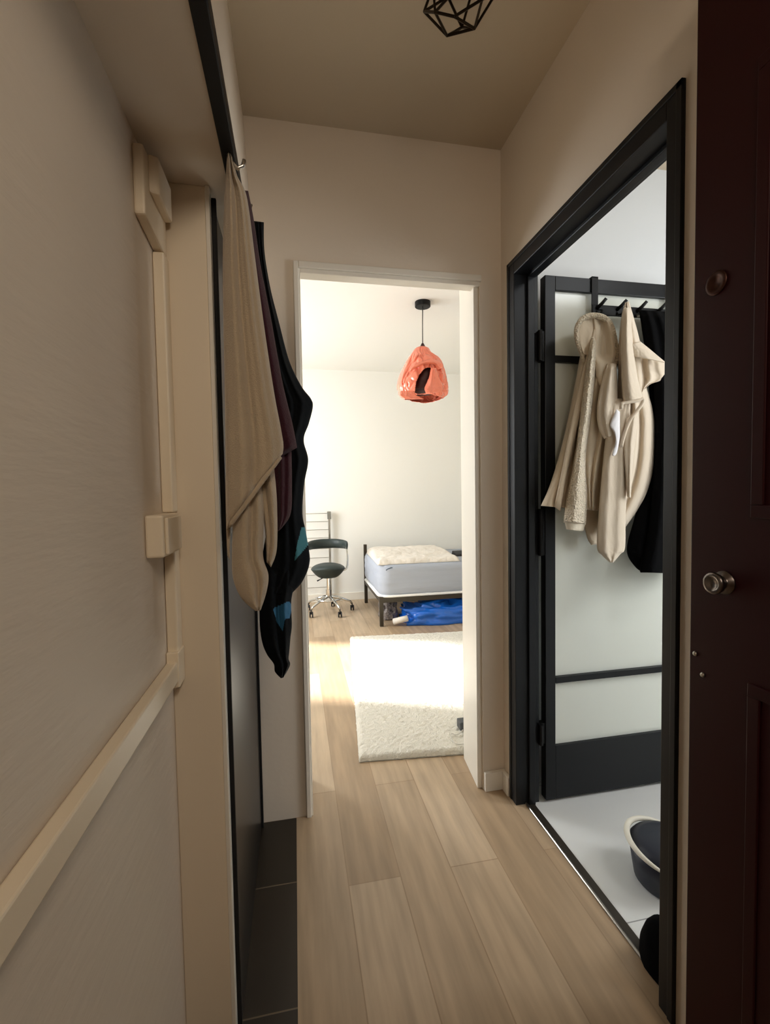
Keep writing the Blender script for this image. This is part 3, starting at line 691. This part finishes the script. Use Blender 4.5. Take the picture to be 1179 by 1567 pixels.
for j in range(nz):
    for i in range(nth):
        f = (j*nth+i, j*nth+(i+1) % nth, (j+1)*nth+(i+1) % nth, (j+1)*nth+i)
        q = sum((Vector(G[w]) for w in f), Vector())/4
        if q.y < lc.y and inpoly(*project(q), hole): continue
        fs.append(f)
MB().lathe([(.03, 2.232), (.055, 2.20), (.09, 2.12), (.115, 2.03), (.12, 1.93)], (lc.x, lc.y, 0), 30, cap=False).build('dark_liner', DKRED, lp, smooth=True, solid=.002)  # dark liner added inside so the opening in the sheet looks dark
c.add(G, fs); sh = c.build('lamp_shade', CORAL, lp, smooth=True, solid=.003)
# overlapping wrap and turned flap
c = MB()
drape(c, [(626,570,634,556),(640,562,646,553),(652,558,662,549),(664,558,676,555),(670,567,679,562)], lc.y-.165, .018, [(.5,.5,.3,.008)], nu=14, nv=44, seed=41, rough=.004, yshift=(.03, .03))
drape(c, [(660,563,668,563),(656,580,672,576),(650,594,678,590),(653,602,677,600)], lc.y-.172, .02, [(.3,.25,.12,.012),(.7,.6,.15,.012)], nu=22, nv=34, seed=42, rough=.006)
drape(c, [(614,598,634,598),(613,605,637,604),(622,611,650,611)], lc.y-.165, .016, [(.5,.5,.3,.01)], nu=20, nv=16, seed=43, rough=.006)
c.build('wrap_fold', CORAL, sh, smooth=True)

# ------------------------------------------------------------------ light
def area(name, loc, to, sx, sy, e, col):
    l = bpy.data.lights.new(name, 'AREA'); l.shape = 'RECTANGLE'; l.size = sx; l.size_y = sy; l.energy = e; l.color = col
    o = bpy.data.objects.new(name, l); COL.objects.link(o); o.location = loc
    o.rotation_euler = (Vector(to)-Vector(loc)).to_track_quat('-Z', 'Y').to_euler(); return o
w = bpy.data.worlds.new('world'); S.world = w; w.use_nodes = True
w.node_tree.nodes['Background'].inputs[0].default_value = (.75, .87, 1, 1); w.node_tree.nodes['Background'].inputs[1].default_value = 1.2
sl = bpy.data.lights.new('sun', 'SUN'); sl.energy = 19; sl.angle = math.radians(4.5); sl.color = (1, .97, .92)
so = bpy.data.objects.new('sun', sl); COL.objects.link(so)
el = math.radians(36); az = math.radians(-20)
so.rotation_euler = Vector((math.cos(az)*math.cos(el), math.sin(az)*math.cos(el), -math.sin(el))).to_track_quat('-Z', 'Y').to_euler()
area('window daylight', (WX-.02, (wy0+wy1)/2, (wz0+wz1)/2), (1.2, 3.6, 1.2), 1.1, 1.5, 80, (.93, .97, 1))
area('bathroom daylight', (2.58, .85, 1.5), (1.2, 1.5, 1.1), .8, .9, 36, (.95, .98, 1))
area('bathroom floor fill', (1.7, .5, 2.48), (1.5, .9, 0), .3, .3, 6, (.95, .98, 1))  # weak unseen fill light, added to brighten the bathroom floor
area('landing lamp', (.32, -.6, 2.04), (-.05, .9, .9), .3, .3, 7.4, (1, .85, .68))
S.view_settings.view_transform = 'Standard'; S.view_settings.look = 'None'; S.view_settings.exposure = 0; S.view_settings.gamma = 1
try: S.view_settings.use_curve_mapping = False
except Exception: pass
S.cycles.max_bounces = 10; S.cycles.diffuse_bounces = 6; S.cycles.transmission_bounces = 8
